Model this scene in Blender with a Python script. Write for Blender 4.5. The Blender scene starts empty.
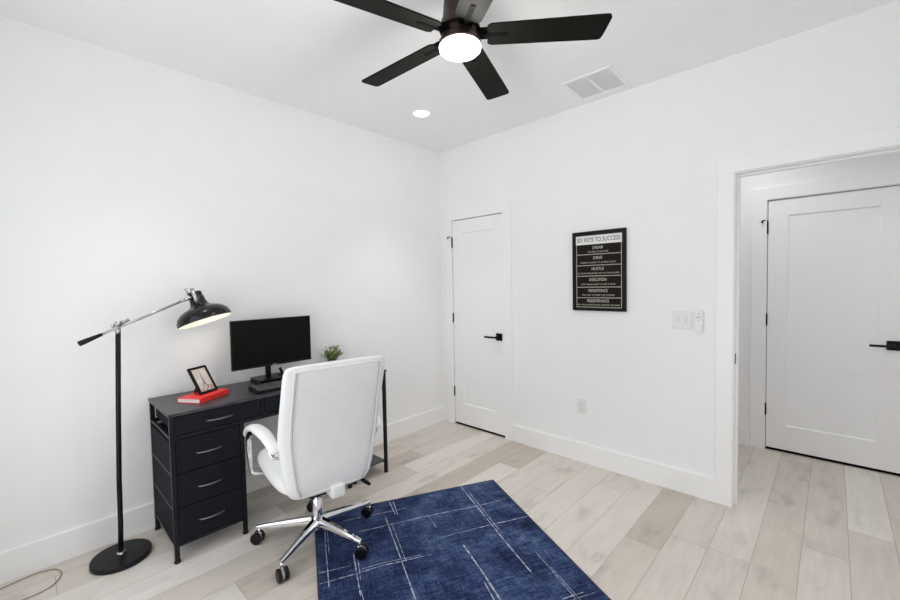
import bpy, bmesh, math, random
from mathutils import Vector, Matrix
random.seed(4)
PI = math.pi
C = bpy.context.scene.collection
sc = bpy.context.scene

# ------------------------------------------------------------------ materials
def mat(name, col=(.8, .8, .8), rough=.5, metal=0, spec=.5, noise=0, nscale=20, bump=0, bscale=200, coat=0, stretch=(1, 1, 1), emit=None, es=0, sheen=0):
    m = bpy.data.materials.new(name); m.use_nodes = True
    nt = m.node_tree; b = nt.nodes['Principled BSDF']
    b.inputs['Roughness'].default_value = rough; b.inputs['Metallic'].default_value = metal
    b.inputs['Specular IOR Level'].default_value = spec; b.inputs['Coat Weight'].default_value = coat
    b.inputs['Sheen Weight'].default_value = sheen
    tc = nt.nodes.new('ShaderNodeTexCoord'); mp = nt.nodes.new('ShaderNodeMapping')
    mp.inputs['Scale'].default_value = stretch
    nt.links.new(tc.outputs['Object'], mp.inputs['Vector'])
    n = nt.nodes.new('ShaderNodeTexNoise'); n.inputs['Scale'].default_value = nscale; n.inputs['Detail'].default_value = 4
    nt.links.new(mp.outputs[0], n.inputs['Vector'])
    r = nt.nodes.new('ShaderNodeValToRGB')
    r.color_ramp.elements[0].position = .3; r.color_ramp.elements[1].position = .7
    r.color_ramp.elements[0].color = tuple(c * (1 - noise) for c in col) + (1,)
    r.color_ramp.elements[1].color = tuple(min(1, c * (1 + noise)) for c in col) + (1,)
    nt.links.new(n.outputs['Fac'], r.inputs[0]); nt.links.new(r.outputs[0], b.inputs['Base Color'])
    if bump:
        n2 = nt.nodes.new('ShaderNodeTexNoise'); n2.inputs['Scale'].default_value = bscale; n2.inputs['Detail'].default_value = 3
        nt.links.new(mp.outputs[0], n2.inputs['Vector'])
        bp = nt.nodes.new('ShaderNodeBump'); bp.inputs['Strength'].default_value = bump; bp.inputs['Distance'].default_value = .002
        nt.links.new(n2.outputs['Fac'], bp.inputs['Height']); nt.links.new(bp.outputs[0], b.inputs['Normal'])
    if emit:
        b.inputs['Emission Color'].default_value = emit + (1,); b.inputs['Emission Strength'].default_value = es
    return m

WALL = mat('wall_paint', (.915, .915, .915), .75, noise=.008, nscale=6, bump=.12, bscale=160, spec=.25)
CEIL = mat('ceiling_paint', (.92, .92, .92), .85, noise=.008, nscale=5, bump=.12, bscale=120, spec=.2)
TRIM = mat('trim_paint', (.93, .93, .93), .38, noise=.004, spec=.4)
DOORW = mat('door_paint', (.93, .93, .93), .42, noise=.006, spec=.4)
BLKHW = mat('black_hardware', (.003, .003, .003), .4, noise=.1, spec=.25)
BRACKET = mat('black_bracket', (.002, .002, .002), .7, spec=.08, noise=.1)
HOLE = mat('dark_recess', (.01, .01, .01), .9)
FRAMEB = mat('black_powder_coated_steel', (.006, .006, .009), .42, spec=.3, noise=.15, nscale=60)
DESKTOP = mat('black_desk_laminate', (.038, .039, .046), .36, noise=.35, nscale=18, stretch=(12, 1, 1), bump=.1, bscale=40, spec=.5)
FABRIC = mat('black_drawer_fabric', (.007, .0078, .0125), .85, noise=.25, nscale=260, bump=.5, bscale=500, spec=.25)
HANDLE = mat('dark_nickel', (.22, .225, .24), .3, metal=1, noise=.05)
CHROME = mat('chrome', (.82, .82, .84), .07, metal=1, noise=.01)
SATIN = mat('satin_nickel', (.5, .49, .47), .28, metal=1, noise=.05)
LEATHER = mat('white_leather', (.84, .84, .835), .5, noise=.015, nscale=12, bump=.5, bscale=90, spec=.35)
SEAM = mat('grey_seam_shadow', (.45, .45, .46), .7)
BLKPL = mat('black_plastic', (.004, .004, .006), .3, noise=.1, spec=.3)
BLKMATT = mat('matte_black_plastic', (.005, .005, .006), .55, noise=.1, spec=.25)
KEYM = mat('keycap_plastic', (.075, .075, .072), .5, noise=.3)
SCREEN = mat('dark_screen', (.004, .004, .003), .35, noise=.05, spec=.12)
REDC = mat('red_book_cloth', (.86, .030, .026), .5, noise=.06, nscale=120)
PAGES = mat('page_edges', (.86, .84, .82), .8, noise=.05, nscale=300, stretch=(1, 1, 8))
BRONZE = mat('oil_rubbed_bronze', (.055, .034, .030), .38, metal=.55, noise=.2, nscale=25)
BLADE = mat('espresso_blade', (.0045, .0045, .003), .6, spec=.12, noise=.22, nscale=9, stretch=(1, 14, 14), bump=.1, bscale=60)
LAMPBLK = mat('lamp_black_enamel', (.004, .004, .005), .22, noise=.1, spec=.35)
LAMPPOLE = mat('lamp_black_satin', (.005, .005, .007), .38, noise=.1, spec=.25)
SHADEIN = mat('lamp_shade_white_lining', (.93, .90, .84), .5, noise=.01)
LINE = mat('cream_print', (.42, .40, .35), .7, noise=.15, nscale=200)
PAPERW = mat('white_print', (.80, .80, .78), .6, noise=.02)
TXTG = mat('grey_print', (.10, .115, .115), .7)
BOARD = mat('charcoal_board', (.012, .0075, .004), .6, noise=.3, nscale=60, spec=.15)
BOARDF = mat('black_wood_frame', (.005, .005, .005), .5, noise=.2, nscale=30, spec=.2)
VENTW = mat('vent_white_enamel', (.90, .90, .90), .45, noise=.01)
PLAST = mat('white_plastic', (.82, .82, .81), .35, noise=.005)
VENTG = mat('pale_grey_plastic', (.62, .62, .62), .5)
GREYPL = mat('light_grey_plastic', (.42, .42, .42), .5)
BROWN = mat('brown_backing_board', (.16, .07, .045), .8, noise=.2, nscale=80)
CORD = mat('clear_brown_cord', (.36, .29, .23), .35, noise=.1)
POT = mat('grey_glazed_pot', (.16, .18, .185), .3, noise=.2, nscale=40)
LEAF1 = mat('green_leaf', (.13, .19, .045), .5, noise=.35, nscale=40)
LEAF2 = mat('pale_green_leaf', (.30, .36, .14), .5, noise=.3, nscale=40)
SOIL = mat('soil', (.05, .035, .025), .95, noise=.5, nscale=100)
GLOBE = mat('lit_opal_glass', (.95, .93, .9), .4, emit=(1, .93, .86), es=16)
LENS = mat('lit_downlight_lens', (.95, .95, .9), .4, emit=(1, .97, .90), es=26)
BULB = mat('lit_bulb', (.95, .9, .8), .4, emit=(1, .90, .75), es=16)
PICBG = mat('faded_photo_print', (.74, .66, .61), .45, noise=.16, nscale=26)
PICG = mat('grey_photo_ink', (.30, .29, .30), .5, noise=.2, nscale=200)
PICP = mat('pink_photo_ink', (.45, .22, .20), .5, noise=.5, nscale=300)
WHEELG = mat('grey_wheel_core', (.35, .35, .36), .35, metal=.6)

def floor_mat():
    m = bpy.data.materials.new('pale_oak_planks'); m.use_nodes = True
    nt = m.node_tree; b = nt.nodes['Principled BSDF']; N = nt.nodes.new; L = nt.links.new
    tc = N('ShaderNodeTexCoord'); sx = N('ShaderNodeSeparateXYZ'); L(tc.outputs['Object'], sx.inputs[0])
    def M(op, a, b_=None, c=None):
        n = N('ShaderNodeMath'); n.operation = op
        for i, v in enumerate((a, b_, c)):
            if v is None: continue
            if isinstance(v, (int, float)): n.inputs[i].default_value = v
            else: L(v, n.inputs[i])
        return n.outputs[0]
    Wd, Ln = .179, 1.15
    u = M('DIVIDE', M('SUBTRACT', sx.outputs['X'], .138), Wd)
    row = M('FLOOR', u)
    wn = N('ShaderNodeTexWhiteNoise'); wn.noise_dimensions = '1D'; L(row, wn.inputs['W'])
    v = M('DIVIDE', M('ADD', sx.outputs['Y'], M('MULTIPLY', wn.outputs['Value'], 5.0)), Ln)
    idx = M('FLOOR', v)
    cid = N('ShaderNodeCombineXYZ'); L(row, cid.inputs[0]); L(idx, cid.inputs[1])
    wc = N('ShaderNodeTexWhiteNoise'); wc.noise_dimensions = '3D'; L(cid.outputs[0], wc.inputs['Vector'])
    fu = M('FRACT', u); fv = M('FRACT', v)
    du = M('MULTIPLY', M('MINIMUM', fu, M('SUBTRACT', 1.0, fu)), Wd)
    dv = M('MULTIPLY', M('MINIMUM', fv, M('SUBTRACT', 1.0, fv)), Ln)
    d = M('MINIMUM', du, dv)
    mr = N('ShaderNodeMapRange'); mr.inputs['From Min'].default_value = .0006; mr.inputs['From Max'].default_value = .0024
    L(d, mr.inputs['Value'])
    # grain, shifted per plank
    off = N('ShaderNodeVectorMath'); off.operation = 'MULTIPLY_ADD'; L(wc.outputs['Color'], off.inputs[0]); off.inputs[1].default_value = (9, 9, 9)
    L(tc.outputs['Object'], off.inputs[2])
    mp = N('ShaderNodeMapping'); mp.inputs['Scale'].default_value = (9, 1.0, 1); L(off.outputs[0], mp.inputs[0])
    g = N('ShaderNodeTexNoise'); g.inputs['Scale'].default_value = 3.2; g.inputs['Detail'].default_value = 7; g.inputs['Roughness'].default_value = .62; g.inputs['Distortion'].default_value = .7
    L(mp.outputs[0], g.inputs['Vector'])
    mp2 = N('ShaderNodeMapping'); mp2.inputs['Scale'].default_value = (3.5, 1.6, 1); L(off.outputs[0], mp2.inputs[0])
    k = N('ShaderNodeTexNoise'); k.inputs['Scale'].default_value = 2.4; k.inputs['Detail'].default_value = 5; L(mp2.outputs[0], k.inputs['Vector'])
    base = N('ShaderNodeValToRGB'); L(wc.outputs['Value'], base.inputs[0])
    e = base.color_ramp.elements
    e[0].position = 0; e[0].color = (.55, .495, .435, 1)
    e[1].position = 1; e[1].color = (.78, .735, .69, 1)
    for p_, c_ in ((.3, (.72, .668, .615, 1)), (.5, (.63, .57, .51, 1)), (.75, (.745, .695, .64, 1))):
        q = e.new(p_); q.color = c_
    gr = N('ShaderNodeMapRange'); gr.inputs['From Min'].default_value = .25; gr.inputs['From Max'].default_value = .7
    gr.inputs['To Min'].default_value = .89; gr.inputs['To Max'].default_value = 1.05; L(g.outputs['Fac'], gr.inputs['Value'])
    kr = N('ShaderNodeMapRange'); kr.inputs['From Min'].default_value = .56; kr.inputs['From Max'].default_value = .76
    kr.inputs['To Min'].default_value = 1.0; kr.inputs['To Max'].default_value = .76; L(k.outputs['Fac'], kr.inputs['Value'])
    sm = N('ShaderNodeMapRange'); L(mr.outputs[0], sm.inputs['Value']); sm.inputs['To Min'].default_value = .62; sm.inputs['To Max'].default_value = 1
    f = M('MULTIPLY', M('MULTIPLY', gr.outputs[0], kr.outputs[0]), sm.outputs[0])
    vm = N('ShaderNodeVectorMath'); vm.operation = 'SCALE'; L(base.outputs[0], vm.inputs[0]); L(f, vm.inputs['Scale'])
    L(vm.outputs[0], b.inputs['Base Color'])
    b.inputs['Roughness'].default_value = .5; b.inputs['Specular IOR Level'].default_value = .35
    bp = N('ShaderNodeBump'); bp.inputs['Strength'].default_value = .4; bp.inputs['Distance'].default_value = .001
    L(mr.outputs[0], bp.inputs['Height']); L(bp.outputs[0], b.inputs['Normal'])
    return m
FLOOR = floor_mat()

def rug_mats():
    m = bpy.data.materials.new('navy_rug_pile'); m.use_nodes = True
    nt = m.node_tree; b = nt.nodes['Principled BSDF']; N = nt.nodes.new; L = nt.links.new
    tc = N('ShaderNodeTexCoord')
    def noise(scale, st, det=6, rough=.6):
        mp = N('ShaderNodeMapping'); mp.inputs['Scale'].default_value = st; L(tc.outputs['Object'], mp.inputs[0])
        n = N('ShaderNodeTexNoise'); n.inputs['Scale'].default_value = scale; n.inputs['Detail'].default_value = det; n.inputs['Roughness'].default_value = rough
        L(mp.outputs[0], n.inputs['Vector']); return n.outputs['Fac']
    lo = noise(1.1, (1, 1, 1), 2, .5); a = noise(4.2, (1, 1, 1), 8, .75); s1 = noise(9, (1, 14, 1), 4); s2 = noise(9, (14, 1, 1), 4); fz = noise(90, (1, 1, 1), 3)
    def M(op, x, y):
        n = N('ShaderNodeMath'); n.operation = op
        for i, v in enumerate((x, y)):
            if isinstance(v, (int, float)): n.inputs[i].default_value = v
            else: L(v, n.inputs[i])
        return n.outputs[0]
    t = M('ADD', M('MULTIPLY', lo, .18), M('ADD', M('ADD', M('MULTIPLY', a, .36), M('MULTIPLY', s1, .14)), M('ADD', M('MULTIPLY', s2, .22), M('MULTIPLY', fz, .12))))
    r = N('ShaderNodeValToRGB'); L(t, r.inputs[0]); e = r.color_ramp.elements
    e[0].position = .44; e[0].color = (.009, .013, .036, 1)
    e[1].position = .635; e[1].color = (.17, .22, .34, 1)
    for p_, c_ in ((.485, (.018, .030, .078, 1)), (.53, (.035, .058, .140, 1)), (.575, (.075, .110, .215, 1))):
        q = e.new(p_); q.color = c_
    L(r.outputs[0], b.inputs['Base Color']); b.inputs['Roughness'].default_value = .95; b.inputs['Specular IOR Level'].default_value = .1
    bp = N('ShaderNodeBump'); bp.inputs['Strength'].default_value = .5; bp.inputs['Distance'].default_value = .002
    L(fz, bp.inputs['Height']); L(bp.outputs[0], b.inputs['Normal'])
    m2 = bpy.data.materials.new('rug_white_strokes'); m2.use_nodes = True
    nt = m2.node_tree; b = nt.nodes['Principled BSDF']; N = nt.nodes.new; L = nt.links.new
    tc = N('ShaderNodeTexCoord'); n = N('ShaderNodeTexNoise'); n.inputs['Scale'].default_value = 45; n.inputs['Detail'].default_value = 5
    L(tc.outputs['Object'], n.inputs['Vector']); r = N('ShaderNodeValToRGB'); L(n.outputs['Fac'], r.inputs[0]); e = r.color_ramp.elements
    e[0].position = .36; e[0].color = (.10, .13, .24, 1); e[1].position = .58; e[1].color = (.50, .52, .62, 1)
    L(r.outputs[0], b.inputs['Base Color']); b.inputs['Roughness'].default_value = .95
    m3 = mat('rug_binding', (.035, .035, .045), .9, noise=.3, nscale=200)
    return m, m2, m3
RUG, RUGW, RUGB = rug_mats()

# ------------------------------------------------------------------ mesh helpers
class MB:
    def __init__(s): s.bm = bmesh.new(); s.mi = 0
    def _done(s, verts, smooth=False, M=None):
        if M is not None: bmesh.ops.transform(s.bm, matrix=M, verts=list(verts))
        fs = set(f for v in verts for f in v.link_faces)
        for f in fs: f.material_index = s.mi; f.smooth = smooth
        return s
    def box(s, x0, x1, y0, y1, z0, z1, bev=0, M=None, seg=2, smooth=False):
        r = bmesh.ops.create_cube(s.bm, size=1, matrix=Matrix.Translation(((x0+x1)/2, (y0+y1)/2, (z0+z1)/2)) @ Matrix.Diagonal((abs(x1-x0), abs(y1-y0), abs(z1-z0), 1)))
        vs = r['verts']
        if bev:
            es = list(set(e for v in vs for e in v.link_edges))
            rr = bmesh.ops.bevel(s.bm, geom=es, offset=bev, segments=seg, affect='EDGES', profile=.5)
            vs = list(set(rr['verts']) | set(v for v in vs if v.is_valid))
            vs = list(set(v for f in rr['faces'] for v in f.verts) | set(vs))
        return s._done(vs, smooth, M)
    def tube(s, pts, r, n=12, M=None, cap=True, smooth=True, flat=1.0, up=(0, 0, 1)):
        pts = [Vector(p) for p in pts]; rs = r if isinstance(r, (list, tuple)) else [r]*len(pts)
        rings = []; U = Vector(up)
        for i, p in enumerate(pts):
            t = (pts[min(i+1, len(pts)-1)] - pts[max(i-1, 0)]).normalized()
            a = U.cross(t)
            if a.length < 1e-3: a = Vector((1, 0, 0)).cross(t)
            if a.length < 1e-3: a = Vector((0, 1, 0)).cross(t)
            a.normalize(); b = t.cross(a)
            rings.append([s.bm.verts.new(p + a*math.cos(2*PI*k/n)*rs[i] + b*math.sin(2*PI*k/n)*rs[i]*flat) for k in range(n)])
        return s._skin(rings, cap, smooth, M)
    def _skin(s, rings, cap, smooth, M, closed=False):
        n = len(rings[0])
        m = len(rings)
        for i in range(m if closed else m-1):
            A, B = rings[i], rings[(i+1) % m]
            for k in range(n): s.bm.faces.new((A[k], A[(k+1) % n], B[(k+1) % n], B[k]))
        if cap and not closed:
            s.bm.faces.new(rings[0][::-1]); s.bm.faces.new(rings[-1])
        return s._done([v for r in rings for v in r], smooth, M)
    def loop(s, pts, r, n=8, M=None):
        pts = [Vector(p) for p in pts]; m = len(pts); rings = []
        for i, p in enumerate(pts):
            t = (pts[(i+1) % m] - pts[i-1]).normalized()
            a = Vector((.31, .93, .17)).cross(t).normalized(); b = t.cross(a)
            rings.append([s.bm.verts.new(p + a*math.cos(2*PI*k/n)*r + b*math.sin(2*PI*k/n)*r) for k in range(n)])
        return s._skin(rings, False, True, M, True)
    def lathe(s, prof, n=32, M=None, cap=True, smooth=True, c=(0, 0, 0)):
        rings = [[s.bm.verts.new((c[0]+r*math.cos(2*PI*k/n), c[1]+r*math.sin(2*PI*k/n), c[2]+z)) for k in range(n)] for r, z in prof]
        return s._skin(rings, cap, smooth, M)
    def cyl(s, x, y, z0, z1, r, n=24, bev=0, M=None):
        p = [(r, z0), (r, z1)] if not bev else [(r-bev, z0), (r, z0+bev), (r, z1-bev), (r-bev, z1)]
        s.lathe(p, n, M, c=(x, y, 0)); return s
    def prism(s, poly, z0, z1, M=None, smooth=False):
        A = [s.bm.verts.new((x, y, z0)) for x, y in poly]; B = [s.bm.verts.new((x, y, z1)) for x, y in poly]
        return s._skin([A, B], True, smooth, M)
    def rings(s, rr, cap=True, smooth=True, M=None):
        return s._skin([[s.bm.verts.new(p) for p in r] for r in rr], cap, smooth, M)
    def build(s, name, m, parent=None, sub=0, auto=None, shell=None):
        bmesh.ops.recalc_face_normals(s.bm, faces=s.bm.faces)
        me = bpy.data.meshes.new(name); s.bm.to_mesh(me); s.bm.free()
        for x in (m if isinstance(m, (list, tuple)) else [m]): me.materials.append(x)
        o = bpy.data.objects.new(name, me); C.objects.link(o)
        if parent: o.parent = parent
        if shell:
            sd = o.modifiers.new('shell', 'SOLIDIFY'); sd.thickness = shell; sd.offset = 1
        if sub:
            sm = o.modifiers.new('sub', 'SUBSURF'); sm.levels = sub; sm.render_levels = sub
        if auto is not None:
            me.set_sharp_from_angle(angle=math.radians(auto))
        return o

def thing(name, label, cat, loc=(0, 0, 0), rz=0, group=None):
    o = bpy.data.objects.new(name, None); C.objects.link(o); o.empty_display_size = .1
    o.location = loc; o.rotation_euler = (0, 0, rz)
    return tag(o, label, cat, group)
def tag(o, label, cat, group=None):
    o['label'] = label; o['category'] = cat
    if group: o['group'] = group
    return o
def struct(o, label=None, cat=None):
    o['kind'] = 'structure'
    if label: o['label'] = label; o['category'] = cat
    return o
def lab(o, label): o['label'] = label; return o
def copy_tree(o, parent=None):
    c = o.copy(); C.objects.link(c)
    if parent: c.parent = parent
    for ch in [x for x in list(C.objects) if x.parent == o]: copy_tree(ch, c)
    return c
def local(o, loc): o.location = loc; return o

H = 2.74; RX = 3.56; RY = -3.34; HY = 1.209
# ------------------------------------------------------------------ setting
struct(MB().box(-.12, 5.2, RY-.12, 1.34, -.1, 0).build('floor', FLOOR), 'pale greige oak plank floor running through to the hallway', 'floor')
struct(MB().box(-.12, RX+.12, RY-.12, .12, H, H+.1).build('ceiling', CEIL), 'flat white painted ceiling of the room', 'ceiling')
struct(MB().box(1.25, 5.2, .12, 1.34, H, H+.1).build('ceiling_hallway', CEIL), 'white hallway ceiling beyond the doorway', 'ceiling')
struct(MB().box(-.12, 0, RY, .9, 0, H).build('wall_left', WALL), 'long white wall behind the desk', 'wall')
b = MB()
CX0, CX1, DZ = .160, .785, 2.036           # closet opening
OX0, OX1 = 2.475, 3.315                     # hallway opening
b.box(0, CX0-.012, 0, .12, 0, H).box(CX0-.012, CX1+.012, 0, .12, DZ+.012, H).box(CX1+.012, OX0, 0, .12, 0, H)
b.box(OX0, OX1, 0, .12, DZ+.018, H).box(OX1, 5.2, 0, .12, 0, H)
struct(b.build('wall_back', WALL), 'white wall holding the closet door and the hallway opening', 'wall')
EY0, EY1, EZ0, EZ1 = -2.75, -1.15, .85, 2.2
b = MB(); b.box(RX, RX+.12, RY, EY0, 0, H).box(RX, RX+.12, EY1, 0, 0, H).box(RX, RX+.12, EY0, EY1, 0, EZ0).box(RX, RX+.12, EY0, EY1, EZ1, H)
struct(b.build('wall_right', WALL))
b = MB()
for y in (EY0, (EY0+EY1)/2-.02, EY1-.04): b.box(RX+.04, RX+.1, y, y+.04, EZ0, EZ1)
for z in (EZ0, EZ1-.04): b.box(RX+.041, RX+.1, EY0+.04, EY1-.04, z, z+.04)
struct(b.build('added_window', TRIM))  # unseen window, added to spread the room light more evenly
# wall with the window that lights the room (behind the camera)
WX0, WX1, WZ0, WZ1 = .45, 2.85, .25, 2.20
b = MB(); b.box(-.12, WX0, RY-.12, RY, 0, H).box(WX0, WX1, RY-.12, RY, 0, WZ0).box(WX0, WX1, RY-.12, RY, WZ1, H).box(WX1, RX+.12, RY-.12, RY, 0, H)
struct(b.build('wall_front', WALL))
b = MB()
for x in (WX0, (WX0+WX1)/2-.02, WX1-.04): b.box(x, x+.04, RY-.1, RY-.04, WZ0, WZ1)
for z in (WZ0, WZ1-.04): b.box(WX0+.04, WX1-.04, RY-.1, RY-.041, z, z+.04)
struct(b.build('window_1', TRIM))
# closet interior and hallway
struct(MB().box(0, 1.25, .9, 1.0, 0, H).build('wall_closet_back', WALL))
struct(MB().box(1.15, 1.25, .12, .9, 0, H).box(1.15, 1.25, 1.0, HY+.12, 0, H).build('wall_closet_side', WALL))
struct(MB().box(0, 1.15, .12, .9, H-.4, H-.3).build('ceiling_closet', WALL))
HX0, HX1 = 2.531, 3.295
b = MB(); b.box(1.25, HX0-.012, HY, HY+.12, 0, H).box(HX0-.012, HX1+.012, HY, HY+.12, DZ+.012, H).box(HX1+.012, 5.2, HY, HY+.12, 0, H)
b.box(HX0-.012, HX1+.012, HY+.07, HY+.12, 0, DZ+.012)
struct(b.build('wall_hallway', WALL), 'hallway wall seen through the doorway, holding a white door', 'wall')
struct(MB().box(5.2, 5.3, .12, 1.34, 0, H).build('wall_hallway_end', WALL))

def baseboard(name, x0, x1, y0, y1, label=None):
    o = MB().box(x0, x1, y0, y1, 0, .147).build(name, TRIM)
    return struct(o, label, 'baseboard') if label else struct(o)
baseboard('baseboard_left', 0, .015, RY, 0, 'plain white baseboard along the desk wall')
baseboard('baseboard_back', CX1+.088, 2.402, -.015, 0, 'plain white baseboard between closet door and hallway opening')
baseboard('baseboard_front', .015, RX-.015, RY, RY+.015)
baseboard('baseboard_right', RX-.015, RX, RY+.015, -.015)
baseboard('baseboard_hallway', 1.25, 2.428, HY-.015, HY, 'white baseboard at the foot of the hallway wall')

def casing(name, x0, x1, ztop, w, y, dirn, label, d=.018):
    """flat door casing around x0..x1 on the plane y, projecting dirn"""
    ya, yb = sorted((y, y+dirn*d)); b = MB()
    b.box(x0-w, x0, ya, yb, 0, ztop, .002).box(x1, x1+w, ya, yb, 0, ztop, .002).box(x0-w, x1+w, ya, yb, ztop, ztop+w, .002)
    o = b.build(name, TRIM); return struct(o, label, 'door trim') if label else struct(o)
casing('trim_1', CX0, CX1, DZ, .086, 0, -1, 'flat white casing around the narrow closet door', .016)
casing('trim_2', 2.487, 3.303, DZ+.009, .087, 0, -1, 'wide white casing around the open hallway doorway', .016)
casing('trim_3', 2.490, 3.30, DZ+.004, .09, .12, 1, None, .016)
casing('trim_4', HX0-.004, HX1+.004, DZ+.004, .098, HY, -1, 'flat white casing around the hallway door', .016)
# jambs
b = MB()
b.box(OX0, 2.492, 0, .12, 0, DZ+.018).box(3.298, OX1, 0, .12, 0, DZ+.018).box(2.492, 3.298, 0, .12, DZ+.004, DZ+.018)
b.box(2.492, 2.504, .05, .085, 0, DZ-.008, .001).box(3.286, 3.298, .05, .085, 0, DZ-.008, .001).box(2.492, 3.298, .05, .085, DZ-.008, DZ+.004, .001)
jamb = struct(b.build('trim_5', TRIM), 'white jamb and door stop lining the open hallway doorway', 'door trim')
b = MB(); b.box(2.492, 2.4935, .012, .038, .888, .952, .0005).box(2.4930, 2.4945, .018, .032, .905, .935)
tag(b.build('strike_plate', BLKHW), 'small black strike plate on the jamb of the open doorway', 'strike plate')
b = MB(); b.box(CX0-.012, CX0, 0, .12, 0, DZ).box(CX1, CX1+.012, 0, .12, 0, DZ).box(CX0-.012, CX1+.012, 0, .12, DZ, DZ+.012)
struct(b.build('trim_6', TRIM))
b = MB(); b.box(HX0-.012, HX0, HY, HY+.07, 0, DZ).box(HX1, HX1+.012, HY, HY+.07, 0, DZ).box(HX0-.012, HX1+.012, HY, HY+.07, DZ, DZ+.012)
struct(b.build('trim_7', TRIM))

def door(name, x0, x1, y, px0, px1, pz0, pz1, hx, label, lever=-.13):
    """one-panel shaker door leaf, front face on plane y facing -y"""
    z0, z1 = .022, DZ-.006; t = .035
    b = MB()
    b.box(x0, px0, y, y+t, z0, z1, .0015).box(px1, x1, y, y+t, z0, z1, .0015)
    b.box(px0, px1, y, y+t, z0, pz0, .0015).box(px0, px1, y, y+t, pz1, z1, .0015)
    b.box(px0-.002, px1+.002, y+.009, y+t-.005, pz0-.002, pz1+.002)
    # sloped sticking round the panel
    s = .007
    o = [(px0, pz0), (px1, pz0), (px1, pz1), (px0, pz1)]; i = [(px0+s, pz0+s), (px1-s, pz0+s), (px1-s, pz1-s), (px0+s, pz1-s)]
    for k in range(4):
        a, c = o[k], o[(k+1) % 4]; d, e = i[(k+1) % 4], i[k]
        vs = [b.bm.verts.new((a[0], y+.0015, a[1])), b.bm.verts.new((c[0], y+.0015, c[1])), b.bm.verts.new((d[0], y+.009, d[1])), b.bm.verts.new((e[0], y+.009, e[1]))]
        b.bm.faces.new(vs)
    leaf = struct(b.build(name, DOORW), label, 'door')
    MB().box(x0+.003, x1-.003, y+.006, y+.030, .003, .0222).build('gap_shade_strip', BRACKET, leaf)  # black strip added to paint the dark gap under the door
    h = MB(); h.box(hx-.033, hx+.033, y-.008, y, .888, .954, .001)
    Mx = Matrix.Translation((hx, y-.008, .921)) @ Matrix.Rotation(PI/2, 4, 'X')
    h.lathe([(.013, 0), (.013, .04)], 16, Mx)
    h.box(hx+lever, hx+.013, y-.062, y-.048, .911, .927, .002)
    hh = h.build('door_handle', BLKHW, leaf); lab(hh, 'square black lever handle')
    for (a, c), top in (((1.772, 1.87), True), ((1.028, 1.118), False), ((.290, .380), False)):
        h = MB()
        for k in range(5):
            zz = a + (c-a)*k/5; h.cyl(x0-.004, y-.007, zz+.0008, zz+(c-a)/5-.0008, .0062, 12)
        h.box(x0-.006, x0+.0, y-.005, y+.002, a, c)
        h.cyl(x0-.004, y-.007, a-.004, c+.004, .004, 10)
        if top: # hinge pin door stop
            h.tube([(x0-.004, y-.007, c+.006), (x0-.03, y-.02, c+.008), (x0-.036, y-.03, c+.002)], .0042, 8)
            h.cyl(x0-.036, y-.03, c-.014, c+.006, .006, 10)
        hg = h.build('hinge', BLKHW, leaf); lab(hg, 'black hinge')
    return leaf
door('door_1', CX0+.005, CX1-.004, .0, .280, .672, .222, 1.905, .725, 'narrow white one-panel closet door with black lever handle')
door('door_2', HX0+.004, HX1-.004, HY, 2.660, 3.166, .218, 1.905, 3.236, 'white one-panel hallway door with black lever handle', -.120)

# ------------------------------------------------------------------ fan
FC = (1.745, -1.63, 0); ZB = 2.473
fan = thing('ceiling_fan', 'dark bronze five-blade ceiling fan with lit round light', 'ceiling fan', (FC[0], FC[1], H))
def fz(z): return z-H
b = MB(); b.lathe([(.02, 0), (.082, -.001), (.086, -.02), (.086, -.06), (.078, -.075), (.03, -.078)], 40); b.build('canopy', BRONZE, fan)
b = MB(); b.lathe([(.03, fz(2.668)), (.055, fz(2.664)), (.064, fz(2.64)), (.068, fz(2.60)), (.072, fz(2.55)), (.084, fz(2.52)), (.088, fz(2.497)), (.03, fz(2.492))], 48)
b.build('motor_housing', BRONZE, fan, auto=40)
b = MB(); b.lathe([(.03, fz(2.4925)), (.075, fz(2.49)), (.078, fz(2.462)), (.088, fz(2.452)), (.091, fz(2.436)), (.087, fz(2.432)), (.03, fz(2.434))], 48)
b.build('light_fitter', BRONZE, fan, auto=40)
b = MB(); b.lathe([(.03, fz(2.4335)), (.086, fz(2.4315)), (.090, fz(2.426)), (.089, fz(2.416)), (.082, fz(2.409)), (.060, fz(2.405)), (.03, fz(2.4035)), (.004, fz(2.403))], 48)
lab(b.build('light_globe', GLOBE, fan), 'round lit opal glass light')
for k in range(5):
    a = math.radians(39.0) + k*2*PI/5
    R_ = Matrix.Rotation(a, 4, 'Z'); P_ = Matrix.Rotation(math.radians(-11), 4, 'X')
    MM = Matrix.Translation((0, 0, fz(ZB))) @ R_ @ P_
    # outline along +x
    up = [(.118, .046), (.135, .056), (.2, .0575), (.35, .060), (.5, .0625), (.590, .064), (.603, .060)]
    dn = [(.618, -.02), (.622, -.048), (.617, -.060), (.606, -.064), (.5, -.0625), (.35, -.060), (.2, -.0575), (.135, -.056), (.118, -.046)]
    tip = [(.6085, .045), (.613, .02)]
    bl = MB().prism(up+tip+dn, -.0035, .0035, MM).build('blade', BLADE, fan)
    b = MB(); b.box(.085, .205, -.010, .010, -.0060, -.0035, .001, MM)
    b.box(.06, .135, -.03, .03, .0035, .010, .001, MM).box(.10, .24, -.02, .02, .0035, .0075, .001, MM)
    b.box(.04, .10, -.022, .022, -.004, .012, .003, Matrix.Translation((0, 0, fz(ZB)+.008)) @ R_)
    b.build('blade_bracket', BRACKET, bl)

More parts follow.
